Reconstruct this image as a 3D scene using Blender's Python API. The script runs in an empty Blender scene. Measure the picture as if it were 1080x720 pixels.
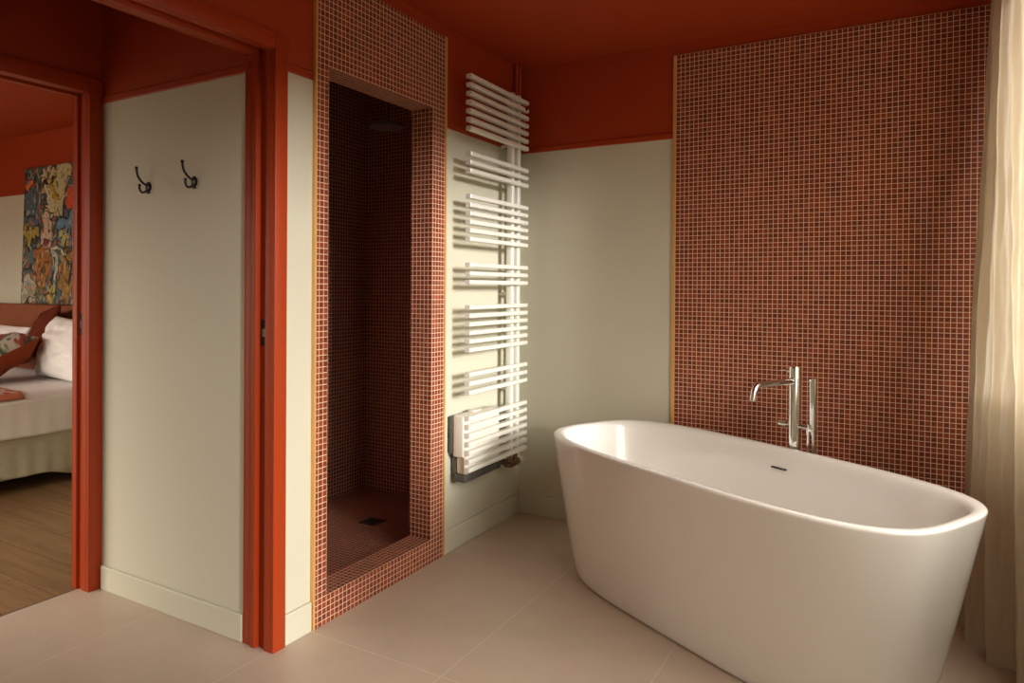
import bpy, bmesh, math, random
from mathutils import Vector, Matrix, noise
random.seed(7)
SC = bpy.context.scene
COL = SC.collection
PI = math.pi

# ------------------------------------------------------------------ helpers
def link(name, me, mat=None, parent=None):
    o = bpy.data.objects.new(name, me); COL.objects.link(o)
    if mat is not None:
        for m in (mat if isinstance(mat, (list, tuple)) else [mat]): me.materials.append(m)
    if parent is not None: o.parent = parent
    return o

class MB:
    """collects shapes in world coordinates into one mesh"""
    def __init__(s): s.bm = bmesh.new(); s.mi = 0
    def box(s, a, b, bevel=0.0, seg=2, M=None):
        r = bmesh.ops.create_cube(s.bm, size=1.0)
        vs = r['verts']
        c = [(a[i]+b[i])/2 for i in range(3)]; d = [abs(b[i]-a[i]) for i in range(3)]
        for v in vs: v.co = Vector((c[0]+v.co.x*d[0], c[1]+v.co.y*d[1], c[2]+v.co.z*d[2]))
        if bevel > 0:
            es = list({e for v in vs for e in v.link_edges})
            rr = bmesh.ops.bevel(s.bm, geom=es, offset=min(bevel, min(d)*0.49), segments=seg, profile=0.5, affect='EDGES')
            vs = list({v for f in rr['faces'] for v in f.verts} | {v for v in vs if v.is_valid})
            seen = set(vs); st = list(vs)
            while st:
                v = st.pop()
                for e in v.link_edges:
                    w = e.other_vert(v)
                    if w not in seen: seen.add(w); st.append(w)
            vs = list(seen)
        if M is not None:
            for v in vs: v.co = M @ v.co
        for v in vs:
            for f in v.link_faces: f.material_index = s.mi
        return s
    def rings(s, rings, close=True, cap0=True, cap1=True):
        R = [[s.bm.verts.new(p) for p in r] for r in rings]
        n = len(R[0])
        for i in range(len(R)-1):
            for j in range(n if close else n-1):
                k = (j+1) % n
                f = s.bm.faces.new((R[i][j], R[i][k], R[i+1][k], R[i+1][j])); f.material_index = s.mi
        if cap0 and close: s.bm.faces.new(list(reversed(R[0]))).material_index = s.mi
        if cap1 and close: s.bm.faces.new(R[-1]).material_index = s.mi
        return s
    def tube(s, pts, rad, n=16, cap=True):
        pts = [Vector(p) for p in pts]
        rads = rad if isinstance(rad, (list, tuple)) else [rad]*len(pts)
        T = []
        for i in range(len(pts)):
            a = pts[max(0, i-1)]; b = pts[min(len(pts)-1, i+1)]
            T.append((b-a).normalized())
        up = Vector((0, 0, 1)) if abs(T[0].z) < 0.9 else Vector((1, 0, 0))
        u = T[0].cross(up).normalized(); rs = []
        for i, p in enumerate(pts):
            u = (u - T[i]*u.dot(T[i])).normalized(); v = T[i].cross(u)
            rs.append([p + (u*math.cos(2*PI*k/n) + v*math.sin(2*PI*k/n))*rads[i] for k in range(n)])
        return s.rings(rs, True, cap, cap)
    def lathe(s, prof, o=(0, 0, 0), axis=(0, 0, 1), n=32):
        ax = Vector(axis).normalized(); o = Vector(o)
        up = Vector((0, 0, 1)) if abs(ax.z) < 0.9 else Vector((1, 0, 0))
        u = ax.cross(up).normalized(); v = ax.cross(u)
        rs = [[o + ax*h + (u*math.cos(2*PI*k/n) + v*math.sin(2*PI*k/n))*max(r, 1e-4) for k in range(n)] for r, h in prof]
        return s.rings(rs)
    def build(s, name, mat=None, parent=None, smooth=False, angle=35):
        bmesh.ops.recalc_face_normals(s.bm, faces=s.bm.faces)
        me = bpy.data.meshes.new(name); s.bm.to_mesh(me); s.bm.free()
        if smooth:
            for p in me.polygons: p.use_smooth = True
            if angle: me.set_sharp_from_angle(angle=math.radians(angle))
        o = link(name, me, mat, parent)
        if parent is not None:
            # geometry is written in world coordinates; undo the parent's transform
            par = parent; M = Matrix.Identity(4)
            while par is not None: M = par.matrix_basis @ M; par = par.parent
            me.transform(M.inverted())
        return o

def tag(o, label=None, cat=None, group=None, kind=None):
    if label: o['label'] = label
    if cat: o['category'] = cat
    if group: o['group'] = group
    if kind: o['kind'] = kind
    return o
def thing(name, loc, label, cat, rz=0, group=None):
    o = bpy.data.objects.new(name, None); COL.objects.link(o)
    o.empty_display_size = 0.05; o.location = loc; o.rotation_euler = (0, 0, rz)
    bpy.context.view_layer.update()
    return tag(o, label, cat, group)
def struct(o, label=None):
    o['kind'] = 'structure'
    if label: o['label'] = label
    return o
def smoothpath(pts, n=8):
    P = [Vector(p) for p in pts]; out = []
    for i in range(len(P)-1):
        a = P[max(0, i-1)]; b = P[i]; c = P[i+1]; d = P[min(len(P)-1, i+2)]
        for k in range(n):
            t = k/n
            out.append(0.5*((2*b)+(c-a)*t+(2*a-5*b+4*c-d)*t*t+(3*b-a-3*c+d)*t**3))
    out.append(P[-1]); return out
def srgb(r, g, b):
    f = lambda c: (c/255/12.92) if c <= 10 else ((c/255+0.055)/1.055)**2.4
    return (f(r), f(g), f(b), 1)

# ---------------------------------------------------------------- materials
def newmat(name):
    m = bpy.data.materials.new(name); m.use_nodes = True
    nt = m.node_tree; b = nt.nodes['Principled BSDF']; return m, nt, b
def N(nt, t, **k):
    n = nt.nodes.new(t)
    for a, v in k.items(): setattr(n, a, v)
    return n
def math_(nt, op, a=None, b=None):
    n = N(nt, 'ShaderNodeMath', operation=op)
    for i, v in enumerate((a, b)):
        if v is None: continue
        if isinstance(v, (int, float)): n.inputs[i].default_value = v
        else: nt.links.new(v, n.inputs[i])
    return n.outputs[0]
def vmath(nt, op, a=None, b=None):
    n = N(nt, 'ShaderNodeVectorMath', operation=op)
    for i, v in enumerate((a, b)):
        if v is None: continue
        if isinstance(v, (tuple, list)): n.inputs[i].default_value = v
        else: nt.links.new(v, n.inputs[i])
    return n
def mixc(nt, f, a, b, mode='MIX'):
    n = N(nt, 'ShaderNodeMix', data_type='RGBA', blend_type=mode)
    for i, v in ((0, f), (6, a), (7, b)):
        if isinstance(v, (int, float)): n.inputs[i].default_value = v
        elif isinstance(v, (tuple, list)): n.inputs[i].default_value = v
        else: nt.links.new(v, n.inputs[i])
    return n.outputs[2]
def noise_(nt, vec, scale, detail=4, rough=0.5):
    n = N(nt, 'ShaderNodeTexNoise'); n.inputs['Scale'].default_value = scale
    n.inputs['Detail'].default_value = detail; n.inputs['Roughness'].default_value = rough
    if vec is not None: nt.links.new(vec, n.inputs['Vector'])
    return n.outputs['Fac']
def ramp(nt, f, stops):
    n = N(nt, 'ShaderNodeValToRGB'); e = n.color_ramp.elements
    while len(e) < len(stops): e.new(0.5)
    for i, (p, c) in enumerate(stops): e[i].position = p; e[i].color = c
    nt.links.new(f, n.inputs[0]); return n.outputs[0]
def bump(nt, b, h, strength=0.3, dist=0.002):
    n = N(nt, 'ShaderNodeBump'); n.inputs['Strength'].default_value = strength; n.inputs['Distance'].default_value = dist
    nt.links.new(h, n.inputs['Height']); nt.links.new(n.outputs[0], b.inputs['Normal'])
def simple(name, col, rough=0.5, metal=0.0, nscale=0, namp=0.0, bstr=0.0, coat=0.0, spec=0.5):
    m, nt, b = newmat(name)
    b.inputs['Roughness'].default_value = rough; b.inputs['Metallic'].default_value = metal
    b.inputs['Coat Weight'].default_value = coat; b.inputs['Specular IOR Level'].default_value = spec
    b.inputs['Coat Roughness'].default_value = 0.05
    pos = N(nt, 'ShaderNodeNewGeometry').outputs['Position']
    if nscale:
        f = noise_(nt, pos, nscale)
        d = tuple(c*(1-namp) for c in col[:3])+(1,); l = tuple(min(1, c*(1+namp)) for c in col[:3])+(1,)
        nt.links.new(mixc(nt, f, d, l), b.inputs['Base Color'])
        if bstr: bump(nt, b, f, bstr)
    else: b.inputs['Base Color'].default_value = col
    return m

RED = (0.36, 0.042, 0.006, 1)
CREAM = (0.60, 0.575, 0.455, 1)
ZP = 1.998
def paint_mat():
    m, nt, b = newmat('wall_paint')
    pos = N(nt, 'ShaderNodeNewGeometry').outputs['Position']
    z = N(nt, 'ShaderNodeSeparateXYZ'); nt.links.new(pos, z.inputs[0])
    s = math_(nt, 'GREATER_THAN', z.outputs[2], ZP)
    f = noise_(nt, pos, 1.6, 3)
    cr = mixc(nt, f, tuple(c*.96 for c in CREAM[:3])+(1,), tuple(c*1.03 for c in CREAM[:3])+(1,))
    nt.links.new(mixc(nt, s, cr, RED), b.inputs['Base Color'])
    b.inputs['Roughness'].default_value = 0.55
    b.inputs['Specular IOR Level'].default_value = 0.3
    bump(nt, b, noise_(nt, pos, 90, 3), 0.12, 0.001)
    return m
M_PAINT = paint_mat()
M_RED = simple('red_paint', RED, 0.42, nscale=60, namp=0.03, bstr=0.06, spec=0.35)
M_REDC = simple('red_ceiling_paint', RED, 0.6, nscale=2, namp=0.04, spec=0.25)
M_CREAM = simple('cream_paint', CREAM, 0.45, nscale=3, namp=0.03, spec=0.3)

PITCH = 0.0218
def mosaic(name, org, tile=(0.225, 0.044, 0.016), grout=(0.82, 0.57, 0.40)):
    m, nt, b = newmat(name)
    g = N(nt, 'ShaderNodeNewGeometry')
    p = vmath(nt, 'SUBTRACT', g.outputs['Position'], org).outputs[0]
    p = vmath(nt, 'SCALE', p); p.inputs['Scale'].default_value = 1/PITCH; p = p.outputs[0]
    an = vmath(nt, 'ABSOLUTE', g.outputs['True Normal']).outputs[0]
    sp = N(nt, 'ShaderNodeSeparateXYZ'); nt.links.new(p, sp.inputs[0])
    sn = N(nt, 'ShaderNodeSeparateXYZ'); nt.links.new(an, sn.inputs[0])
    fac = None; h = None; ids = []
    for i in range(3):
        inpl = math_(nt, 'LESS_THAN', sn.outputs[i], 0.5)
        fr = math_(nt, 'FRACT', sp.outputs[i])
        d = math_(nt, 'MINIMUM', fr, math_(nt, 'SUBTRACT', 1.0, fr))      # 0 on the joint
        d = math_(nt, 'ADD', d, math_(nt, 'MULTIPLY', math_(nt, 'SUBTRACT', 1.0, inpl), 1.0))
        fac = d if fac is None else math_(nt, 'MINIMUM', fac, d)
        ids.append(math_(nt, 'MULTIPLY', math_(nt, 'FLOOR', sp.outputs[i]), inpl))
    edge = N(nt, 'ShaderNodeMapRange', interpolation_type='SMOOTHSTEP')
    edge.inputs['From Min'].default_value = 0.045; edge.inputs['From Max'].default_value = 0.075
    nt.links.new(fac, edge.inputs[0])
    cid = N(nt, 'ShaderNodeCombineXYZ')
    for i in range(3): nt.links.new(ids[i], cid.inputs[i])
    wn = N(nt, 'ShaderNodeTexWhiteNoise', noise_dimensions='3D'); nt.links.new(cid.outputs[0], wn.inputs[0])
    t = tile
    tc = ramp(nt, wn.outputs['Value'], [(0, (t[0]*.55, t[1]*.5, t[2]*.5, 1)), (0.3, (t[0]*.85, t[1]*.8, t[2]*.8, 1)),
              (0.7, (t[0]*1.1, t[1]*1.1, t[2]*1.1, 1)), (1, (t[0]*1.45, t[1]*1.6, t[2]*1.6, 1))])
    mott = noise_(nt, g.outputs['Position'], 260, 3)
    tc = mixc(nt, 0.35, tc, mixc(nt, mott, (t[0]*.5, t[1]*.4, t[2]*.4, 1), (t[0]*1.4, t[1]*1.5, t[2]*1.5, 1)))
    nt.links.new(mixc(nt, edge.outputs[0], grout+(1,), tc), b.inputs['Base Color'])
    r = N(nt, 'ShaderNodeMapRange'); r.inputs['To Min'].default_value = 0.85; r.inputs['To Max'].default_value = 0.4
    nt.links.new(edge.outputs[0], r.inputs[0]); nt.links.new(r.outputs[0], b.inputs['Roughness'])
    b.inputs['Specular IOR Level'].default_value = 0.25
    hh = math_(nt, 'ADD', edge.outputs[0], math_(nt, 'MULTIPLY', mott, 0.15))
    bump(nt, b, hh, 0.35, 0.001)
    return m

def floor_tile_mat():
    m, nt, b = newmat('beige_porcelain_tile')
    pos = N(nt, 'ShaderNodeNewGeometry').outputs['Position']
    sp = N(nt, 'ShaderNodeSeparateXYZ'); nt.links.new(pos, sp.inputs[0])
    def line(o, org, pitch, w):
        a = math_(nt, 'FRACT', math_(nt, 'DIVIDE', math_(nt, 'SUBTRACT', o, org), pitch))
        d = math_(nt, 'MULTIPLY', math_(nt, 'MINIMUM', a, math_(nt, 'SUBTRACT', 1.0, a)), pitch)
        return math_(nt, 'LESS_THAN', d, w)
    j = math_(nt, 'MAXIMUM', line(sp.outputs[0], -0.012, 0.597, 0.0015), line(sp.outputs[1], 1.823, 1.194, 0.0015))
    base = ramp(nt, noise_(nt, pos, 2.2, 7, 0.62), [(0.25, (0.48, 0.385, 0.29, 1)), (0.5, (0.56, 0.455, 0.35, 1)), (0.8, (0.63, 0.52, 0.41, 1))])
    fine = noise_(nt, pos, 45, 5, 0.7)
    base = mixc(nt, 0.18, base, mixc(nt, fine, (0.33, 0.25, 0.19, 1), (0.62, 0.52, 0.43, 1)))
    nt.links.new(mixc(nt, j, base, (0.68, 0.585, 0.47, 1)), b.inputs['Base Color'])
    b.inputs['Roughness'].default_value = 0.42; b.inputs['Specular IOR Level'].default_value = 0.35
    bump(nt, b, math_(nt, 'SUBTRACT', math_(nt, 'MULTIPLY', fine, 0.3), j), 0.15, 0.001)
    return m

def wood_floor_mat():
    m, nt, b = newmat('oak_planks')
    pos = N(nt, 'ShaderNodeNewGeometry').outputs['Position']
    sp = N(nt, 'ShaderNodeSeparateXYZ'); nt.links.new(pos, sp.inputs[0])
    row = math_(nt, 'FLOOR', math_(nt, 'DIVIDE', sp.outputs[1], 0.19))
    off = math_(nt, 'MULTIPLY', row, 0.63)
    xs = math_(nt, 'DIVIDE', math_(nt, 'ADD', sp.outputs[0], off), 1.5)
    cid = N(nt, 'ShaderNodeCombineXYZ'); nt.links.new(row, cid.inputs[0]); nt.links.new(math_(nt, 'FLOOR', xs), cid.inputs[1])
    wn = N(nt, 'ShaderNodeTexWhiteNoise', noise_dimensions='3D'); nt.links.new(cid.outputs[0], wn.inputs[0])
    fy = math_(nt, 'FRACT', math_(nt, 'DIVIDE', sp.outputs[1], 0.19)); fx = math_(nt, 'FRACT', xs)
    j = math_(nt, 'MAXIMUM', math_(nt, 'LESS_THAN', fy, 0.014), math_(nt, 'LESS_THAN', fx, 0.002))
    mp = N(nt, 'ShaderNodeCombineXYZ')
    nt.links.new(math_(nt, 'MULTIPLY', sp.outputs[0], 1.6), mp.inputs[0])
    nt.links.new(math_(nt, 'MULTIPLY', sp.outputs[1], 16.0), mp.inputs[1]); nt.links.new(math_(nt, 'MULTIPLY', wn.outputs['Value'], 20.0), mp.inputs[2])
    gr = noise_(nt, mp.outputs[0], 1.4, 8, 0.65)
    base = ramp(nt, gr, [(0.25, (0.14, 0.075, 0.03, 1)), (0.5, (0.27, 0.16, 0.072, 1)), (0.8, (0.38, 0.24, 0.12, 1))])
    base = mixc(nt, math_(nt, 'MULTIPLY', wn.outputs['Value'], 0.35), base, (0.20, 0.12, 0.055, 1))
    nt.links.new(mixc(nt, j, base, (0.05, 0.028, 0.012, 1)), b.inputs['Base Color'])
    b.inputs['Roughness'].default_value = 0.5; b.inputs['Specular IOR Level'].default_value = 0.35
    bump(nt, b, gr, 0.1, 0.001)
    return m

def fabric(name, col, scale=500, rough=0.9, amp=0.12, transl=0.0):
    m, nt, b = newmat(name)
    tc = N(nt, 'ShaderNodeNewGeometry').outputs['Position']
    w1 = N(nt, 'ShaderNodeTexWave', wave_type='BANDS', bands_direction='Z'); w1.inputs['Scale'].default_value = scale/3; w1.inputs['Distortion'].default_value = 3
    w2 = N(nt, 'ShaderNodeTexWave', wave_type='BANDS', bands_direction='DIAGONAL'); w2.inputs['Scale'].default_value = scale/4; w2.inputs['Distortion'].default_value = 3
    nt.links.new(tc, w1.inputs[0]); nt.links.new(tc, w2.inputs[0])
    h = math_(nt, 'MULTIPLY', math_(nt, 'ADD', w1.outputs['Fac'], w2.outputs['Fac']), 0.5)
    f = math_(nt, 'ADD', math_(nt, 'MULTIPLY', h, 0.5), math_(nt, 'MULTIPLY', noise_(nt, tc, 30, 5), 0.5))
    c = mixc(nt, f, tuple(x*(1-amp) for x in col[:3])+(1,), tuple(min(1, x*(1+amp)) for x in col[:3])+(1,))
    nt.links.new(c, b.inputs['Base Color']); b.inputs['Roughness'].default_value = rough
    b.inputs['Specular IOR Level'].default_value = 0.1
    bump(nt, b, h, 0.12, 0.0008)
    if transl:
        t = N(nt, 'ShaderNodeBsdfTranslucent'); nt.links.new(c, t.inputs[0])
        mx = N(nt, 'ShaderNodeMixShader'); mx.inputs[0].default_value = transl
        nt.links.new(b.outputs[0], mx.inputs[1]); nt.links.new(t.outputs[0], mx.inputs[2])
        nt.links.new(mx.outputs[0], nt.nodes['Material Output'].inputs[0])
    return m

M_FLOOR = floor_tile_mat(); M_WOOD = wood_floor_mat()
PANEL_X = 0.012
M_MOS_FRONT = mosaic('red_mosaic_surround', (PANEL_X-0.0002, 1.897, 0.105))
M_MOS_SHOWER = mosaic('red_mosaic_shower', (-0.99, 3.2332, 0.03), tile=(0.22, 0.045, 0.02), grout=(0.70, 0.50, 0.38))
M_MOS_BACK = mosaic('red_mosaic_panel', (0.884, 3.38, 2.405))
M_BRASS = simple('brushed_brass', (0.74, 0.42, 0.14, 1), 0.4, 0.35, nscale=80, namp=0.08)
M_WHITE = simple('white_enamel', (0.78, 0.76, 0.68, 1), 0.28, nscale=20, namp=0.01)
M_ACRYL = simple('white_bath_acrylic', (0.86, 0.84, 0.80, 1), 0.10, nscale=2, namp=0.006, coat=0.3, spec=0.5)
M_CHROME = simple('polished_chrome', (0.82, 0.82, 0.80, 1), 0.06, 1.0, nscale=5, namp=0.01)
M_DARK = simple('dark_slot', (0.012, 0.011, 0.010, 1), 0.6, nscale=20, namp=0.1)
M_BLACK = simple('black_iron', (0.012, 0.010, 0.009, 1), 0.35, 0.3, nscale=60, namp=0.2)
M_GRILLE = simple('grey_heater_grille', (0.10, 0.09, 0.08, 1), 0.5, nscale=60, namp=0.2)
M_HEATER = simple('heater_white_plastic', (0.74, 0.70, 0.62, 1), 0.35, nscale=20, namp=0.02)
M_VALVE = simple('burnished_brass_valve', (0.25, 0.15, 0.09, 1), 0.25, 0.9, nscale=60, namp=0.2)
M_KNOB = simple('valve_knob_plastic', (0.70, 0.60, 0.50, 1), 0.35, nscale=20, namp=0.02)
M_STEEL = simple('dull_steel', (0.22, 0.21, 0.18, 1), 0.35, 0.9, nscale=60, namp=0.15)
M_CURT = fabric('natural_linen', (0.76, 0.67, 0.52, 1), 420, amp=0.08, transl=0.42)
M_SHEET = fabric('white_cotton', (0.88, 0.84, 0.81, 1), 300, amp=0.03)
M_SKIRT = fabric('oatmeal_bed_base', (0.54, 0.50, 0.37, 1), 260, amp=0.25)
M_RUST = fabric('rust_velvet', (0.23, 0.045, 0.015, 1), 300, amp=0.25)
M_RUSTD = fabric('dark_rust_velvet', (0.13, 0.025, 0.010, 1), 300, amp=0.25)
M_HEAD = simple('headboard_leather', (0.25, 0.062, 0.020, 1), 0.5, nscale=10, namp=0.15, bstr=0.1)

def vcol_mat(name, rough=0.6, bumps=0.2, sc=60):
    m, nt, b = newmat(name)
    a = N(nt, 'ShaderNodeVertexColor'); a.layer_name = 'Col'
    pos = N(nt, 'ShaderNodeNewGeometry').outputs['Position']
    f = noise_(nt, pos, sc, 5, 0.7)
    nt.links.new(mixc(nt, 0.35, a.outputs[0], mixc(nt, f, (0.1, 0.1, 0.1, 1), (1, 1, 1, 1)), 'OVERLAY'), b.inputs['Base Color'])
    b.inputs['Roughness'].default_value = rough
    bump(nt, b, f, bumps, 0.002)
    return m
M_ART = vcol_mat('oil_paint', 0.5, 0.5, 40)
M_KILIM = vcol_mat('woven_pattern', 0.95, 0.3, 150)

# ---------------------------------------------------------------- room shell
YB = 3.39; ZC = 2.468; XR = 2.36; YF = -0.95
HX0, HX1 = -1.02, -0.13            # hall between its far wall and the back of wall_left
HY = 1.655                         # hall end wall with the coat hooks
BY = 2.955                         # bedroom headboard wall
def walls(name, boxes, mat=M_PAINT):
    m = MB()
    for a, b in boxes: m.box(a, b)
    return struct(m.build(name, mat))
T = 0.13
D0, D1, DZ = 0.74, 1.645, 2.055    # doorway in wall_left
walls('wall_left', [((-T, YF, 0), (0, D0-.02, ZC)), ((-T, D0-.02, DZ+.02), (0, D1+.02, ZC)), ((-T, D1+.02, 0), (0, 1.897-.02, ZC)),
                    ((-T+.02, 1.877, 0), (0, 2.57, 0.085)), ((-T+.02, 1.877, 2.082), (0, 2.57, ZC)), ((-T+.02, 2.57, 0), (0, YB, ZC))])
walls('wall_back', [((-.13, YB, 0), (XR+.2, YB+.14, ZC))])
# right wall with two window openings
W1 = (1.25, 2.93, 0.90, 2.38); W2 = (-0.85, -0.35, 0.90, 2.22); W3 = (0.66, 1.06, 0.02, 2.38)
def wall_with_holes_x(name, x0, x1, y0, y1, holes):
    bx = []; y = y0
    for (a, b, c, d) in sorted(holes):
        bx.append(((x0, y, 0), (x1, a, ZC))); bx.append(((x0, a, 0), (x1, b, c))); bx.append(((x0, a, d), (x1, b, ZC))); y = b
    bx.append(((x0, y, 0), (x1, y1, ZC)))
    return walls(name, bx)
wall_with_holes_x('wall_right', XR, XR+.2, YF, YB, [W1, W2, W3])
walls('wall_front', [((-5.9, YF-.14, 0), (-5.6, YF, ZC)), ((-5.6, YF-.14, 0), (-1.3, YF, 0.06)), ((-5.6, YF-.14, 2.42), (-1.3, YF, ZC)), ((-1.3, YF-.14, 0), (-.95, YF, ZC)), ((-.95, YF-.14, 0), (-.75, YF, ZC)), ((-.75, YF-.14, 0), (-.35, YF, 1.3)), ((-.75, YF-.14, 2.0), (-.35, YF, ZC)), ((-.35, YF-.14, 0), (XR+.2, YF, ZC))])  # includes the small opening added to let fill light into the hall
walls('wall_hall_end', [((HX0-.10, HY, 0), (HX1, HY+.12, ZC))])
E0, E1, EZ = 0.62, 1.598, 2.03     # doorway to the bedroom
walls('wall_hall_left', [((HX0-.10, YF, 0), (HX0, E0-.02, ZC)), ((HX0-.10, E0-.02, EZ+.02), (HX0, E1+.02, ZC)), ((HX0-.10, E1+.02, 0), (HX0, HY, ZC))])
walls('wall_bedroom_back', [((-5.9, BY, 0), (-1.08, BY+.12, ZC))])
walls('wall_bedroom_left', [((-6.0, YF, 0), (-5.9, BY, ZC))])
walls('wall_bedroom_right', [((-1.12, HY+.12, 0), (-1.08, BY, ZC))])
# ceiling slab over everything, floors
m = MB(); m.box((-6.0, YF-.14, ZC), (XR+.2, YB+.14, ZC+.1)); struct(m.build('ceiling', M_REDC))
m = MB(); m.box((-1.085, YF, -.1), (-.13, HY, 0)); m.box((-.13, YF, -.1), (XR, YB, 0)); struct(m.build('floor', M_FLOOR))
m = MB(); m.box((-5.9, YF, -.1), (-1.085, BY, -0.001)); struct(m.build('floor_bedroom', M_WOOD))
m = MB(); m.box((-1.088, E0, -.002), (-1.081, E1, 0.001)); struct(m.build('trim_threshold', M_STEEL))

# shower alcove walls, clad in mosaic
SX, SY0, SY1 = -0.99, 1.80, 3.233
def sw(name, a, b):
    m = MB(); m.box(a, b); return struct(m.build(name, M_MOS_SHOWER))
sw('wall_shower_back', (SX-.08, SY0-.02, 0), (SX, SY1+.08, ZC))
sw('wall_shower_far', (SX, SY1, 0), (-.11, SY1+.08, ZC))
sw('wall_shower_near', (SX, SY0-.025, 0), (-.11, SY0, ZC))
sw('floor_shower', (SX, SY0, -.05), (-.11, SY1, 0.03))
sw('ceiling_shower', (SX, SY0, 2.43), (-.11, SY1, ZC))
m = MB()
m.box((-.118, SY0, 0.03), (-.108, 1.885, 2.43)); m.box((-.118, 2.56, 0.03), (-.108, SY1, 2.43)); m.box((-.118, 1.885, 2.075), (-.108, 2.56, 2.43)); m.box((-.118, 1.885, 0.03), (-.108, 2.56, .09))
struct(m.build('wall_shower_front', M_MOS_SHOWER))

# baseboards
def bb(name, a, b, mat=M_CREAM):
    m = MB(); m.box(a, b, 0.004, 2); return struct(m.build(name, mat))
BH = 0.108
bb('baseboard_left', (0, 1.702, 0), (.012, 1.826, BH))
bb('baseboard_left_far', (0, 2.656, 0), (.012, YB, BH))
bb('baseboard_left_near', (0, YF, 0), (.012, D0-.06, BH))
bb('baseboard_back', (.012, YB-.012, 0), (.866, YB, BH))
bb('baseboard_hall', (HX0+.02, HY-.012, 0), (HX1-.012, HY, BH-.01))
bb('baseboard_right', (XR-.012, YF, 0), (XR, YB-.02, BH))
# red picture rail strips where the two paints meet
def rail(name, a, b): return bb(name, a, b, M_RED)
RZ0, RZ1 = ZP-.002, ZP+.028
rail('trim_1', (0, 1.702, RZ0), (.008, 1.826, RZ1))
rail('trim_2', (0, 2.656, RZ0), (.008, YB, RZ1))
rail('trim_3', (.008, YB-.008, RZ0), (.866, YB, RZ1))
rail('trim_4', (HX0, HY-.008, RZ0), (HX1, HY, RZ1))
rail('trim_5', (HX0-.10-2.0-2.7, BY-.008, RZ0-.01), (-1.2, BY, RZ1-.01))

# door frames (pocket-door frames: split jamb with a groove and a strike plate)
def door_frame(name, xf, xb, y0, y1, z, cas, groove, label, plate=True, rec=.014):
    """xf face towards the viewer (x+), xb back face; groove=(xa,xb) x-range of the slot"""
    e = bpy.data.objects.new(name, None); COL.objects.link(e); e.location = (xf, (y0+y1)/2, 0); struct(e, label)
    bpy.context.view_layer.update()
    ct, ch = cas
    m = MB()
    m.box((xf, y1, 0), (xf+.015, y1+ct, z+ch), .003)
    m.box((xf, y0-ct, 0), (xf+.015, y0, z+ch), .003)
    m.box((xf, y0, z), (xf+.015, y1, z+ch), .003)
    m.box((xb-.008, y1, 0), (xb, y1+.02, z+.02), .003); m.box((xb-.008, y0-.02, 0), (xb, y0, z+.02), .003); m.box((xb-.008, y0, z), (xb, y1, z+.02), .003)
    m.build('casing', M_RED, e, True)
    m = MB()
    ga, gb = groove
    for (ya, yb, s) in ((y1, y1+.02, 1), (y0-.02, y0, -1)):
        m.box((gb, ya, 0), (xf, yb, z+.02), .002)
        m.box((xb, ya, 0), (ga, yb, z+.02), .002)
        q = y1 if s > 0 else y0
        m.box((ga-.022, q-.007*s, 0), (ga, q+.001*s, z), .003)
        w = y1+rec if s > 0 else y0-.02
        m.box((ga, w, 0), (gb, w+.006, z+.02))
    m.box((gb, y0, z), (xf, y1, z+.02), .002); m.box((xb, y0, z), (ga, y1, z+.02), .002); m.box((ga-.022, y0, z-.007), (ga, y1, z+.001), .003)
    m.box((ga, y0, z+.014), (gb, y1, z+.02))
    m.build('jamb', M_RED, e, True)
    if plate:
        m = MB(); m.box((ga+.006, y1+rec-.0035, 1.045), (gb-.002, y1+rec-.0005, 1.135), .001)
        p = m.build('strike_plate', M_BLACK, e); p['label'] = 'black metal strike plate'
        m = MB(); m.box((ga+.012, y1+rec-.0050, 1.076), (gb-.008, y1+rec-.0035, 1.104), .001)
        m.build('latch', M_STEEL, p)
    return e
door_frame('door_1', 0, -T, D0, D1, DZ, (.055, .055), (-.070, -.032), 'orange-red painted door frame between bathroom and hall')
door_frame('door_2', HX0, HX0-.10, E0, E1, EZ, (.0555, .062), (HX0-.062, HX0-.036), 'orange-red painted door frame leading from hall to bedroom', rec=.006)

# windows in the right wall and in the bedroom's front wall (out of the picture, they light the rooms), plus an invented hall window for fill light
def window_x(name, w):
    m = MB(); x = XR+.10
    a, b, c, d = w
    m.box((x, a, c), (x+.05, a+.05, d), .004); m.box((x, b-.05, c), (x+.05, b, d), .004)
    m.box((x, a+.05, c), (x+.05, b-.05, c+.05), .004); m.box((x, a+.05, d-.05), (x+.05, b-.05, d), .004)
    return struct(m.build(name, M_WHITE, smooth=True))
window_x('window_1', W1); window_x('window_2', W2); window_x('window_4', W3)
def window_y(name, a, b, c, d):
    m = MB(); y = YF-.09
    m.box((a, y, c), (a+.05, y+.05, d), .004); m.box((b-.05, y, c), (b, y+.05, d), .004)
    m.box((a+.05, y, c), (b-.05, y+.05, c+.05), .004); m.box((a+.05, y, d-.05), (b-.05, y+.05, d), .004)
    return struct(m.build(name, M_WHITE, smooth=True))
window_y('window_3', -5.6, -1.3, .06, 2.42); window_y('hall_fill_window', -.75, -.35, 1.3, 2.0)  # the small hall one is unseen, added to brighten the hook wall

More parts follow.
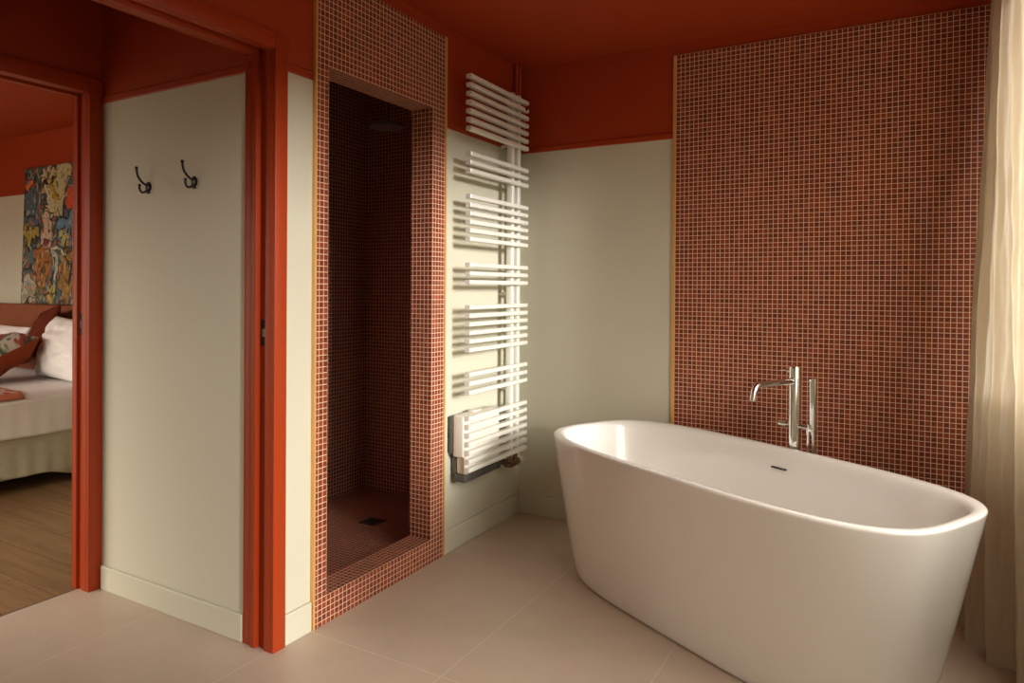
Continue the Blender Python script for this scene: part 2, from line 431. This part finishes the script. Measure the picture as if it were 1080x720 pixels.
# ---------------------------------------------------------------- shower surround panel
PY0, PY1, PZ = 1.828, 2.654, 2.412
OY0, OY1, OZ0, OZ1 = 1.897, 2.548, 0.105, 2.062
sur = thing('shower_surround', (0, (PY0+PY1)/2, 0), 'tall terracotta mosaic surround framing the dark shower opening in the left wall', 'tiled surround')
m = MB()
for a, b in (((0.0005, PY0+.010, 0), (PANEL_X, OY0, PZ)), ((0.0005, OY1, 0), (PANEL_X, PY1-.010, PZ)), ((0.0005, OY0, 0), (PANEL_X, OY1, OZ0)), ((0.0005, OY0, OZ1), (PANEL_X, OY1, PZ))):
    m.box(a, b)
m.box((-.108, OY0-.011, OZ0), (0.0005, OY0, OZ1)); m.box((-.108, OY1, OZ0), (0.0005, OY1+.011, OZ1))
m.box((-.108, OY0-.011, OZ0-.019), (0.0005, OY1+.011, OZ0)); m.box((-.108, OY0-.011, OZ1), (0.0005, OY1+.011, OZ1+.019))
m.build('mosaic', M_MOS_FRONT, sur)
for ya, yb in ((PY0, PY0+.010), (PY1-.010, PY1)):
    m = MB(); m.box((0.0005, ya, 0), (PANEL_X+.004, yb, PZ), .001); m.build('edge_trim', M_BRASS, sur)['label'] = 'brass edge trim'

pan = thing('mosaic_panel', (1.6, YB, 0), 'large terracotta mosaic wall panel behind the freestanding bathtub', 'tiled panel')
m = MB(); m.box((.884, YB-.010, 0), (XR-.001, YB-.0005, 2.405)); m.build('mosaic', M_MOS_BACK, pan)
m = MB(); m.box((.868, YB-.013, 0), (.884, YB-.0005, 2.405), .001); m.build('edge_trim', M_BRASS, pan)['label'] = 'brass edge trim'

# ---------------------------------------------------------------- shower fittings
dr = thing('shower_drain', (-.525, 2.775, .03), 'small square metal drain grate in the mosaic shower floor', 'drain')
m = MB(); m.box((-.575, 2.725, .030), (-.475, 2.735, .034), .001); m.box((-.575, 2.815, .030), (-.475, 2.825, .034), .001)
m.box((-.575, 2.735, .030), (-.565, 2.815, .034), .001); m.box((-.485, 2.735, .030), (-.475, 2.815, .034), .001); m.build('rim', M_STEEL, dr)
m = MB(); m.box((-.565, 2.735, .0295), (-.485, 2.815, .031)); m.build('sump', M_DARK, dr)
m = MB()
for k in range(7): m.box((-.565, 2.743+k*.0108, .031), (-.485, 2.747+k*.0108, .0335))
m.build('grate', M_STEEL, dr)

sh = thing('overhead_shower', (-.5, 2.84, 2.0), 'round rain shower head high inside the dark mosaic shower', 'shower head')
m = MB(); m.lathe([(.0, 2.088), (.085, 2.088), (.1, 2.092), (.1, 2.098), (.03, 2.108), (.022, 2.125), (0, 2.126)], (-.5, 2.84, 0), n=40); rose = m.build('rose', M_STEEL, sh, True)
m = MB()
for r, n in ((.02, 6), (.04, 12), (.06, 18), (.08, 24)):
    for k in range(n):
        a = 2*PI*k/n; m.lathe([(.003, 2.0845), (.003, 2.0885)], (-.5+r*math.cos(a), 2.84+r*math.sin(a), 0), n=6)
m.build('nozzles', M_KNOB, rose)['kind'] = 'stuff'
m = MB(); m.tube([(-.5, 2.84, 2.124), (-.5, 2.84, 2.425)], .010); m.build('arm', M_CHROME, sh, True)
m = MB(); m.lathe([(.03, 2.42), (.03, 2.43)], (-.5, 2.84, 0)); m.build('flange', M_CHROME, sh, True)

# ---------------------------------------------------------------- bathtub
TH = -0.486; TC = (1.29, 2.685)
tub = thing('bathtub', (TC[0], TC[1], 0), 'glossy white freestanding oval bathtub in front of the mosaic panel', 'bathtub', TH)
def TW(u, v, z):
    return Vector((TC[0]+u*math.cos(TH)-v*math.sin(TH), TC[1]+u*math.sin(TH)+v*math.cos(TH), z))
def sup(L, W, n, z, seg=144):
    out = []
    for k in range(seg):
        p = 2*PI*k/seg
        # spread samples along the long outline
        p = math.atan2(math.sin(p)*W, math.cos(p)*L)
        r = (abs(math.cos(p)/(L/2))**n + abs(math.sin(p)/(W/2))**n)**(-1/n)
        out.append(TW(r*math.cos(p), r*math.sin(p), z))
    return out
H = .608
prof = []
prof.append((1.34, .55, 3.6, .0)); prof.append((1.376, .585, 3.8, .0)); prof.append((1.394, .601, 3.9, .008))
for k in range(1, 9):
    t = k/8*.975; prof.append((1.396+(1.666-1.396)*t, .603+(.743-.603)*t, 3.95-.43*t, H*t))
for a in (20, 45, 70, 90):
    r = .012; an = math.radians(a)
    prof.append((1.666-2*r*(1-math.cos(an)), .743-2*r*(1-math.cos(an)), 3.5, H-r+r*math.sin(an)))
prof.append((1.666-.056, .743-.056, 3.45, H-.001))
prof.append((1.666-.072, .743-.072, 3.4, H-.006))
prof.append((1.666-.086, .743-.086, 3.3, H-.018))
prof.append((1.666-.098, .743-.096, 3.2, H-.04))
prof.append((1.50, .60, 3.0, .45)); prof.append((1.40, .555, 2.9, .32)); prof.append((1.31, .515, 2.8, .22))
prof.append((1.22, .47, 2.7, .165)); prof.append((1.08, .39, 2.5, .138)); prof.append((.8, .27, 2.3, .130)); prof.append((.3, .09, 2.1, .127)); prof.append((.05, .02, 2, .126))
m = MB(); m.rings([sup(*p) for p in prof]); o = m.build('shell', M_ACRYL, tub, True, 60)
sd = o.modifiers.new('s', 'SUBSURF'); sd.levels = 1; sd.render_levels = 1
# overflow slot on the far inner wall, drain plug at the bottom
R3 = Matrix.Translation((TC[0], TC[1], 0)) @ Matrix.Rotation(TH, 4, 'Z')
m = MB(); m.box((-.035, .3085, .526), (.036, .325, .533), .003, M=R3); o = m.build('overflow_slot', M_DARK, tub); o['label'] = 'dark overflow slot'
m = MB(); m.lathe([(.0, .124), (.034, .124), (.036, .130), (.03, .134), (0, .136)], TW(0, 0, 0)); m.build('drain_plug', M_CHROME, tub, True)

# ---------------------------------------------------------------- floor-mounted bath mixer
P = TW(-.010, .428, 0)
fx = thing('bath_mixer', (P.x, P.y, 0), 'tall chrome floor-standing mixer tap with curved spout behind the bathtub', 'tap', TH)
def FW(u, v, z): return TW(-.010+u, .428+v, z)
m = MB(); m.lathe([(.0, 0), (.055, 0), (.055, .006), (.05, .01), (.024, .011)], P); m.build('base_plate', M_CHROME, fx, True)
m = MB(); m.lathe([(.024, .009), (.024, .926), (.022, .933), (.016, .937), (0, .938)], P, n=40); colm = m.build('column', M_CHROME, fx, True)
m = MB()
sp = [FW(0, -.015, .874), FW(0, -.05, .874), FW(0, -.14, .874), FW(0, -.225, .874)]
for k in range(1, 9):
    a = k/8*math.radians(78); sp.append(FW(0, -.225-.034*math.sin(a), .874-.034*(1-math.cos(a))))
sp.append(FW(0, -.266, .812))
m.tube(sp, .0125, 20)
m.lathe([(.0155, 0), (.0155, .008), (.0125, .009)], FW(0, -.016, .874), (FW(0, -1, 0)-FW(0, 0, 0)), 20)
o = m.build('spout', M_CHROME, fx, True)
m = MB(); m.tube([FW(-.018, 0, .915), FW(-.030, -.012, .916), FW(-.052, -.02, .917)], [.006, .0045, .0035], 12)
m.lathe([(.011, 0), (.011, .012), (.006, .013)], FW(-.018, 0, .915), FW(-1, 0, 0)-FW(0, 0, 0), 20); m.build('lever', M_CHROME, colm, True)
m = MB(); m.tube([FW(-.020, 0, .690), FW(-.034, 0, .690)], .009, 20); m.tube([FW(-.034, 0, .690), FW(-.070, 0, .690)], .0145, 24); m.build('diverter_knob', M_CHROME, fx, True)
m = MB(); m.tube([FW(.018, 0, .690), FW(.075, 0, .690)], .009, 20); m.tube([FW(.074, 0, .690), FW(.098, 0, .690)], .012, 20)
m.tube([FW(.064, 0, .690), FW(.064, 0, .664)], .009, 16); m.build('hose_arm', M_CHROME, fx, True)
m = MB(); m.tube([FW(.096, -.016, .668), FW(.094, -.016, .720), FW(.094, -.016, .895)], [.008, .0135, .0135], 20)
for k in range(8): m.lathe([(.0139, 0), (.0139, .004)], FW(.094, -.016, .84+k*.006), n=20)
m.build('hand_shower', M_CHROME, fx, True)
m = MB(); m.lathe([(.015, 0), (.016, .02), (.013, .028)], FW(.087, -.016, .682), n=20); m.tube([FW(.092, 0, .690), FW(.088, -.012, .690)], .008, 12); m.build('hand_shower_holder', M_CHROME, fx, True)
m = MB(); m.tube(smoothpath([FW(.096, -.016, .670), FW(.096, -.006, .60), FW(.112, .01, .50), FW(.105, .02, .35), FW(.080, .01, .28), FW(.066, 0, .35), FW(.062, 0, .50), FW(.064, 0, .665)], 10), .0065, 12); m.build('hose', M_CHROME, fx, True)

# ---------------------------------------------------------------- towel radiator
ry0, ry1 = 2.695, 3.262
rad = thing('towel_radiator', (.06, 3.15, .3), 'tall cream towel radiator of stacked horizontal bars on the left wall', 'radiator')
zs = [2.233-.0403*k for k in range(7)] + [1.873, 1.8335, 1.794] + [1.675-.0397*k for k in range(6)] + [1.357, 1.3165, 1.276] + [1.159-.0398*k for k in range(6)] + [.845, .803, .761] + [.641-.0403*k for k in range(7)]
bar0 = None
for z in zs:
    if bar0 is None:
        m = MB()
        sec = lambda y, dx: [(.097+dx+.013+(.0135*c), y, zs[0]+.0105*s_) for c, s_ in [(-1, -.8), (-.9, -1), (.75, -1), (1, -.7), (1, .7), (.75, 1), (-.9, 1), (-1, .8)]]
        m.rings([sec(ry0, -.003), sec(ry0+.004, 0), sec(ry1-.004, 0), sec(ry1, -.003)])
        bar0 = m.build('bar', M_WHITE, rad, True, 25)
    else:
        c = bar0.copy(); COL.objects.link(c); c.parent = rad; c.location.z = z-zs[0]
for y in (3.128, 3.190):
    m = MB(); m.box((.062, y, .375), (.0985, y+.027, 2.268), .006, 3); m.build('post', M_WHITE, rad, True)
for z in (.72, 2.0, 1.22):
    m = MB(); m.tube([(.0015, 3.173, z), (.07, 3.173, z)], .008); m.box((.058, 3.14, z-.009), (.068, 3.21, z+.009), .002); m.build('wall_bracket', M_WHITE, rad, True)
m = MB(); m.tube([(.083, 3.225, 2.195), (.118, 3.225, 2.195)], .006); m.tube([(.118, 3.225, 2.195), (.128, 3.225, 2.195)], .009); m.build('bleed_valve', M_VALVE, rad, True)
# valve group under the posts
m = MB()
m.tube([(.083, 3.14, .376), (.083, 3.14, .335)], .011); m.tube([(.083, 3.203, .376), (.083, 3.203, .335)], .011)
m.box((.062, 3.118, .315), (.104, 3.215, .345), .006); m.tube([(.083, 3.14, .33), (.001, 3.14, .33)], .009); m.tube([(.083, 3.19, .33), (.001, 3.19, .33)], .009)
m.lathe([(.02, 0), (.02, .014), (.014, .016)], (.083, 3.212, .33), (0, 1, 0), 20)
valve = m.build('valve', M_VALVE, rad, True)
m = MB(); m.lathe([(.014, 0), (.019, .004), (.021, .03), (.019, .045), (.01, .05), (0, .05)], (.083, 3.228, .33), (0, 1, 0), 24); m.build('valve_knob', M_KNOB, valve, True)['label'] = 'pale plastic valve knob'

# fan heater clipped behind the lowest bars
fh = thing('fan_heater', (.05, 2.87, .36), 'white plastic fan heater clipped behind the lowest radiator bars', 'heater')
m = MB()
m.box((.032, 2.690, .455), (.094, 3.02, .652), .010, 3); m.box((.040, 2.712, .372), (.094, 3.02, .46), .008, 3)
hous = m.build('housing', M_HEATER, fh, True)
m = MB()
for k in range(8): m.box((.0945, 2.700, .392+k*.0315), (.0962, 3.01, .416+k*.0315), .001)
m.box((.088, 2.700, .385), (.0948, 3.01, .645), .001)
m.build('front_louvres', M_HEATER, hous)
m = MB(); m.box((.010, 2.688, .47), (.0315, 3.02, .645), .006); m.box((.012, 2.715, .365), (.0395, 3.02, .47), .004)
m.build('back_plate', M_GRILLE, fh, True)['label'] = 'dark grey back plate'
m = MB(); m.box((.034, 2.704, .336), (.092, 3.04, .3715), .004)
for k in range(26): m.box((.092, 2.712+k*.0125, .341), (.0945, 2.716+k*.0125, .368))
m.build('outlet_grille', M_GRILLE, fh)['label'] = 'dark grey outlet grille'
m = MB(); m.box((.045, 2.80, .652), (.078, 2.87, .660), .003); m.build('control_panel', M_HEATER, hous, True)

# red pipes in the corner above the radiator
for i, (y, lab) in enumerate(((3.295, 'red painted heating pipe in the corner, the one farther from the back wall'), (3.330, 'red painted heating pipe in the corner, the one nearer the back wall'))):
    m = MB(); m.tube([(.026, y, 2.467), (.026, y, .36), (.030, y-.003, .342), (.042, y-.012, .333), (.083, 3.21, .331)], .0095, 16)
    for z in (2.30, 1.0): m.box((.0012, y-.012, z), (.028, y+.012, z+.014), .002)
    tag(m.build('heating_pipe', M_PAINT, None, True), lab, 'pipe')

# ---------------------------------------------------------------- coat hooks
def hook(x, z, lab):
    h = thing('coat_hook', (x, HY, z), lab, 'hook')
    m = MB(); m.lathe([(.0, 0), (.017, 0), (.017, .003), (.013, .007), (0, .008)], (x, HY, z), (0, -1, 0), 24)
    m.box((x-.009, HY-.006, z-.026), (x+.009, HY, z+.02), .003)
    m.build('plate', M_BLACK, h, True)
    y = HY-.005
    m = MB(); m.tube(smoothpath([(x, y, z+.005), (x-.003, y-.010, z+.010), (x-.006, y-.022, z+.020), (x-.010, y-.034, z+.040), (x-.012, y-.038, z+.068)]), .0042, 10)
    m.lathe([(.0, -.007), (.0055, -.004), (.0065, 0), (.0055, .004), (0, .007)], (x-.012, y-.038, z+.070), n=12)
    m.build('upper_prong', M_BLACK, h, True)
    m = MB(); m.tube(smoothpath([(x, y, z-.008), (x-.002, y-.010, z-.020), (x-.004, y-.022, z-.022), (x-.006, y-.029, z-.010), (x-.006, y-.029, z+.004)]), .0042, 10)
    m.lathe([(.0, -.006), (.0055, -.003), (.006, 0), (.005, .003), (0, .006)], (x-.006, y-.029, z+.005), n=12)
    m.build('lower_prong', M_BLACK, h, True)
hook(-.700, 1.634, 'black double coat hook on the hall wall, the one nearer the bedroom door')
hook(-.422, 1.636, 'black double coat hook on the hall wall, the one nearer the bathroom door frame')

# ---------------------------------------------------------------- curtain
def curtain():
    nz, ns = 90, 260
    m = MB(); rs = []
    for i in range(nz+1):
        t = i/nz                                   # 0 top .. 1 bottom
        z = 2.455-(2.455-.012)*t
        row = []
        for j in range(ns+1):
            s = j/ns
            ya = 3.262-.175*t; yb = 2.60-.02*t
            y = ya+(yb-ya)*s
            amp = .022+.010*t
            ph = PI+s*2*PI*(4.4-.5*t)+.6*math.sin(3*s+2*t)
            q = min(1, max(0, (s-.38)/.35)); x = 2.180-.092*t + .025*s + .10*t*q*q*(3-2*q) + amp*math.sin(ph) + .012*math.sin(ph*2.1+1.5+t*1.3)
            x += .012*noise.noise(Vector((s*9, t*2.2, 3))) + .0045*noise.noise(Vector((s*34, t*20, 9)))+.006*noise.noise(Vector((s*16, t*6, 19)))
            y += .012*math.cos(ph*1.0)*(1-.4*t)
            row.append((x, y, z + (.010*math.sin(ph+.8) if i == nz else 0)))
        rs.append(row)
    m.rings(rs, close=False)
    o = m.build('drape', M_CURT, cur, True, None)
    return o
cur = thing('curtain', (2.16, 2.8, 0), 'natural linen floor-length curtain hanging at the right edge beside the bathtub', 'curtain')
curtain()
m = MB(); m.tube([(2.17, 2.2, 2.452), (2.17, 3.36, 2.452)], .010); m.box((2.155, 2.25, 2.455), (2.185, 2.27, 2.468)); m.box((2.155, 3.30, 2.455), (2.185, 3.32, 2.468)); m.build('curtain_rod', M_BLACK, cur, True)

# ---------------------------------------------------------------- bedroom
BX = -2.71; BXL = -4.45; BY0 = .95; BY1 = 2.86
bed = thing('bed', ((BX+BXL)/2, (BY0+BY1)/2, 0), 'double bed with white sheets and oatmeal fabric base seen through the bedroom door', 'bed')
m = MB(); m.box((BXL+.03, BY0+.03, .085), (BX-.03, BY1, .36), .03, 3); base = m.build('base', M_SKIRT, bed, True)
def drape_side(x, z0, z1, amp, name, mat, par, sgn=1):
    m = MB(); rs = []
    for i in range(13):
        t = i/12; z = z0+(z1-z0)*t; row = []
        for j in range(161):
            y = BY0+(BY1-BY0)*j/160
            w = amp*(1-t)*(math.sin(y*23+2*math.sin(y*7))+.5*math.sin(y*61))
            row.append((x+sgn*(.006+w), y, z+((.030*math.cos((y-1.98)*5.2)+.012*math.sin(y*17)) if (i == 0 and name == 'bed_skirt') else 0)))
        rs.append(row)
    m.rings(rs, close=False); o = m.build(name, mat, par, True, None)
    s = o.modifiers.new('t', 'SOLIDIFY'); s.thickness = .003
    return o
drape_side(BX-.022, .088, .355, .006, 'bed_skirt', M_SKIRT, bed)
m = MB(); m.box((BXL, BY0, .352), (BX, BY1+.02, .598), .055, 5); mt = m.build('mattress', M_SHEET, bed, True)
drape_side(BX+.004, .338, .56, .004, 'sheet', M_SHEET, bed)
for x in (BXL+.12, BX-.12):
    for y in (BY0+.12, BY1-.12):
        m = MB(); m.lathe([(.018, 0), (.026, .087)], (x, y, 0), n=16); m.build('leg', M_BLACK, bed, True)
hb = thing('headboard', (-3.55, 2.92, 0), 'reddish brown padded headboard against the bedroom wall', 'headboard')
m = MB(); m.box((-5.1, 2.885, .10), (-2.55, 2.950, 1.098), .015, 3); m.build('panel', M_HEAD, hb, True)
for x in (-5.05, -2.68):
    m = MB(); m.box((x, 2.905, 0), (x+.08, 2.945, .11)); m.build('foot', M_BLACK, hb)

def pillow(name, c, size, rot, mats, lab, cat, seed=0, pat=None, puff=2.2, corner=.10, wr=.012, group=None):
    w, h, t = size; n = 44
    bm = bmesh.new(); L = []
    for side in (1, -1):
        g = []
        for i in range(n+1):
            r = []
            for j in range(n+1):
                a = -1+2*i/n; b = -1+2*j/n
                k = (1-abs(a)**puff)*(1-abs(b)**puff)
                pin = 1-corner*((1-a*a)*(abs(b)**2)*.8+(1-b*b)*(abs(a)**2)*.8)
                x = a*w/2*(1-corner*.6*(1-b*b)*abs(a)**3); y = b*h/2*(1-corner*.6*(1-a*a)*abs(b)**3)
                q = max(k, 0)**.48
                z = side*(t/2*q)
                nz = noise.noise(Vector((a*2.2+seed, b*2.2, side*3.1+seed)))*1.0+.5*noise.noise(Vector((a*5+seed, b*5, side)))
                z += wr*nz*q
                r.append(bm.verts.new((x, y, z)) if not (side == -1 and (i in (0, n) or j in (0, n))) else L[0][i][j])
            g.append(r)
        L.append(g)
        for i in range(n):
            for j in range(n):
                q4 = (g[i][j], g[i+1][j], g[i+1][j+1], g[i][j+1])
                f = bm.faces.new(q4 if side == 1 else tuple(reversed(q4))); f.material_index = 0 if side == 1 else (1 if isinstance(mats, list) else 0)
    me = bpy.data.meshes.new(name); bm.to_mesh(me); bm.free()
    for p in me.polygons: p.use_smooth = True
    if pat:
        ca = me.color_attributes.new('Col', 'FLOAT_COLOR', 'POINT')
        for v in me.vertices: ca.data[v.index].color = pat(v.co.x/w, v.co.y/h)
    o = link(name, me, mats)
    from mathutils import Euler
    o.matrix_world = Matrix.Translation(c) @ rot.to_4x4()
    tag(o, lab, cat, group)
    return o
def basis(xd, yd):
    x = Vector(xd).normalized(); y = Vector(yd); y = (y-x*y.dot(x)).normalized(); z = x.cross(y)
    return Matrix((x, y, z)).transposed()
pillow('pillow', (-3.09, 2.64, .808), (.80, .44, .25), basis((1, -.10, -.02), (0.02, .30, 1)), M_SHEET, 'plump white pillow standing on the bed nearest the door frame', 'pillow', 3, wr=.04)
pillow('pillow', (-3.50, 2.76, .735), (.46, .26, .12), basis((1, -.1, .0), (0, .35, 1)), M_SHEET, 'low white pillow peeking out under the rust cushion', 'pillow', 12, wr=.02)
pillow('pillow', (-4.20, 2.70, .80), (.72, .30, .16), basis((1, 0, -.03), (0, .35, 1)), M_SHEET, 'white pillow at the left edge of the photo, behind the patterned cushion', 'pillow', 8, wr=.02)
def kilim(u, v):
    q = noise.noise(Vector((u*14, v*14, 2)))
    pal = [(.05, .04, .02), (.35, .30, .18), (.30, .05, .02), (.06, .10, .05), (.42, .36, .28), (.25, .04, .02)]
    k = int((abs(u)*7+abs(v)*7+q*1.6)) % 6
    return pal[k]+(1,)
def diag(a, b):
    a = Vector(a).normalized(); b = Vector(b); b = (b-a*b.dot(a)).normalized()
    return basis(a+b, b-a)
pillow('cushion', (-3.41, 2.30, .760), (.50, .50, .25), diag((.80, .45, .40), (-.49, .87, .30)), [M_KILIM, M_RUST], 'rust cushion lying on the bed with its patterned face up', 'cushion', 5, kilim, wr=.02)
pillow('cushion', (-3.64, 2.72, .885), (.42, .42, .12), diag((.62, .15, .78), (-.80, .45, .6)), [M_RUSTD, M_RUSTD], 'dark rust cushion propped behind, its corner pointing up at the headboard', 'cushion', 9, wr=.015)

def vgrid(name, nu, nv, pos, colf, mat, thick, parent=None):
    m = MB(); rs = [[pos(i/nu, j/nv) for i in range(nu+1)] for j in range(nv+1)]
    m.rings(rs, close=False)
    o = m.build(name, mat, parent, True, None); me = o.data
    ca = me.color_attributes.new('Col', 'FLOAT_COLOR', 'POINT')
    for k, v in enumerate(me.vertices):
        ca.data[k].color = tuple(colf((k % (nu+1))/nu, (k//(nu+1))/nv))+(1,)
    s = o.modifiers.new('t', 'SOLIDIFY'); s.thickness = thick; s.offset = 0
    return o
def throwcol(u, v):
    if u < .035 or u > .965 or v < .03 or v > .97: return (.50, .16, .09)
    q = noise.noise(Vector((u*9, v*12, 5)))+.5*noise.noise(Vector((u*22, v*22, 1)))
    if q > .28: return (.45, .02, .01)
    if q > .12: return (.50, .42, .28)
    if q < -.32: return (.02, .02, .015)
    if q < -.15: return (.40, .09, .04)
    return (.52, .43, .30)
def tp(u, v):
    x = -3.7+u*.995; y = 1.45+v*.74+.02*math.sin(u*5); z = .606
    if x > -2.745: z -= (x+2.745)*0.9
    return (x, y, z+.003*noise.noise(Vector((x*6, y*6, 0))))
th = vgrid('bed_runner', 90, 80, tp, throwcol, M_KILIM, .008)
tag(th, 'red, cream and black patterned runner lying across the white bed sheets', 'bed runner')

# painting: plain abstract daubs
def artcol(u, v):
    # u 0..1 left-right, v 0..1 bottom-top
    w = Vector((u*3, v*3, 0)); u2 = u+.11*noise.noise(w*2.1)+.035*noise.noise(w*6); v2 = v+.10*noise.noise(w*1.7+Vector((9, 0, 0)))+.03*noise.noise(w*5+Vector((3, 1, 0)))
    c = Vector((.06, .10, .11))
    def el(cx, cy, rx, ry, col, rot=0):
        nonlocal c
        x, y = u2-cx, v2-cy
        x, y = x*math.cos(rot)+y*math.sin(rot), -x*math.sin(rot)+y*math.cos(rot)
        d = (x/rx)**2+(y/ry)**2
        if d < 1: c = Vector(col)
        elif d < 1.18: c = Vector((.015, .015, .02))
    el(.12, .68, .13, .25, (.07, .13, .17)); el(.05, .9, .05, .1, (.02, .025, .04))
    el(.5, .85, .16, .25, (.52, .46, .25)); el(.86, .95, .12, .28, (.62, .10, .02)); el(.36, .8, .05, .2, (.55, .50, .30), .3)
    el(.80, .74, .10, .10, (.60, .08, .02)); el(.13, .88, .035, .06, (.65, .16, .02)); el(.47, .83, .05, .05, (.55, .42, .02))
    el(.1, .52, .10, .09, (.36, .27, .03)); el(.38, .50, .11, .13, (.55, .42, .30)); el(.38, .50, .04, .05, (.20, .03, .05))
    el(.72, .55, .16, .13, (.10, .22, .33)); el(.68, .50, .07, .07, (.45, .45, .12)); el(.85, .62, .07, .1, (.22, .38, .42))
    el(.32, .28, .14, .15, (.34, .13, .02)); el(.70, .22, .12, .24, (.30, .15, .02), -.15); el(.14, .34, .08, .08, (.06, .14, .16))
    el(.12, .08, .11, .09, (.42, .42, .32)); el(.30, .07, .12, .06, (.10, .11, .05)); el(.95, .25, .09, .30, (.33, .45, .36)); el(.47, .1, .06, .06, (.45, .36, .03))
    el(.52, .27, .035, .11, (.42, .46, .40)); el(.62, .385, .16, .014, (.65, .60, .48)); el(.02, .2, .04, .12, (.42, .36, .28))
    k = noise.noise(Vector((u2*16, v2*8, 11)))
    P5 = [(.50, .38, .18), (.08, .17, .22), (.55, .12, .03), (.16, .10, .02), (.40, .42, .34), (.02, .02, .02)]
    k2 = noise.noise(Vector((u*7+4, v2*15, 21)))
    if abs(k) > .30: c = c.lerp(Vector(P5[int((k2+1)*3.2) % 6]), .55)
    if abs(noise.noise(Vector((u2*6, v2*4.5, 31)))) < .03: c = Vector((.012, .012, .014))
    q = noise.noise(Vector((u*26, v*20, 3)))
    if q > .38: c = c*.35+Vector((.30, .26, .16))
    if q < -.42: c = c*.25
    el2 = noise.noise(Vector((u*11, v*13, 7)))
    if abs(el2) < .018: c = Vector((.02, .02, .02))
    return c
def ap(u, v): return (-4.32+u*.93, 2.905+.030*v, 1.100+v*1.085)
pt = thing('painting', (-3.85, 2.92, 1.10), 'tall colourful abstract painting leaning on the headboard against the bedroom wall', 'painting')
vgrid('canvas', 150, 180, ap, artcol, M_ART, .004, pt)
m = MB()
for (u0, u1, v0, v1) in ((0, .03, 0, 1), (.97, 1, 0, 1), (.03, .97, 0, .03), (.03, .97, .97, 1)):
    A = [Vector(ap(u, v))+Vector((0, .003, 0)) for u, v in ((u0, v0), (u1, v0), (u1, v1), (u0, v1))]
    m.rings([A, [p+Vector((0, .015, 0)) for p in A]])
m.build('stretcher', simple('pale_pine', (.45, .33, .2, 1), .6, nscale=10, namp=.1), pt)

# ---------------------------------------------------------------- light: overcast sky through the windows
w = bpy.data.worlds.new('sky'); SC.world = w; w.use_nodes = True; nt = w.node_tree
bg = nt.nodes['Background']
g = N(nt, 'ShaderNodeTexCoord'); sp = N(nt, 'ShaderNodeSeparateXYZ'); nt.links.new(g.outputs['Generated'], sp.inputs[0])
mr = N(nt, 'ShaderNodeMapRange'); mr.inputs['From Min'].default_value = -1; mr.inputs['From Max'].default_value = 1
nt.links.new(sp.outputs[2], mr.inputs[0])
c = ramp(nt, mr.outputs[0], [(0, (.05, .042, .033, 1)), (.54, (.09, .078, .06, 1)), (.61, (.78, .72, .62, 1)), (1, (1.0, .93, .82, 1))])
nt.links.new(c, bg.inputs[0]); bg.inputs[1].default_value = 10.8
sl = bpy.data.lights.new('hazy_sun', 'SUN'); sl.energy = 4.3; sl.angle = math.radians(11); sl.color = (1, .97, .93)
so = bpy.data.objects.new('hazy_sun', sl); COL.objects.link(so); so.location = (6, 0, 4)
so.rotation_euler = Vector((1, -.36, .235)).to_track_quat('Z', 'Y').to_euler()
def portal(loc, rot, sx, sy):
    l = bpy.data.lights.new('window_portal', 'AREA'); l.shape = 'RECTANGLE'; l.size = sx; l.size_y = sy; l.cycles.is_portal = True
    o = bpy.data.objects.new('window_portal', l); COL.objects.link(o); o.location = loc; o.rotation_euler = rot
for W in (W1, W2, W3):
    portal((XR+.17, (W[0]+W[1])/2, (W[2]+W[3])/2), (0, PI/2, 0), W[3]-W[2], W[1]-W[0])
portal((-3.45, YF-.13, 1.24), (PI/2, 0, 0), 4.3, 2.36)
portal((-.55, YF-.13, 1.65), (PI/2, 0, 0), .4, .7)  # portal of the added hall fill window

# ---------------------------------------------------------------- camera
cam = bpy.data.cameras.new('camera'); co = bpy.data.objects.new('camera', cam); COL.objects.link(co)
yaw, pt_, ro = .515, -.0049, .0066
F = Vector((-math.sin(yaw)*math.cos(pt_), math.cos(yaw)*math.cos(pt_), math.sin(pt_)))
R = Vector((math.cos(yaw), math.sin(yaw), 0)); U = R.cross(F)
R2 = R*math.cos(ro)+U*math.sin(ro); U2 = U*math.cos(ro)-R*math.sin(ro)
co.matrix_world = Matrix.Translation((1.87, 0, 1.25)) @ Matrix((R2, U2, -F)).transposed().to_4x4()
cam.sensor_fit = 'HORIZONTAL'; cam.sensor_width = 36; cam.lens = 730*36/1080
cam.shift_y = -52.8/1080; cam.clip_start = .02
SC.camera = co
vs = SC.view_settings; vs.view_transform = 'Standard'; vs.look = 'None'; vs.gamma = 1; vs.use_curve_mapping = False; vs.exposure = -0.15
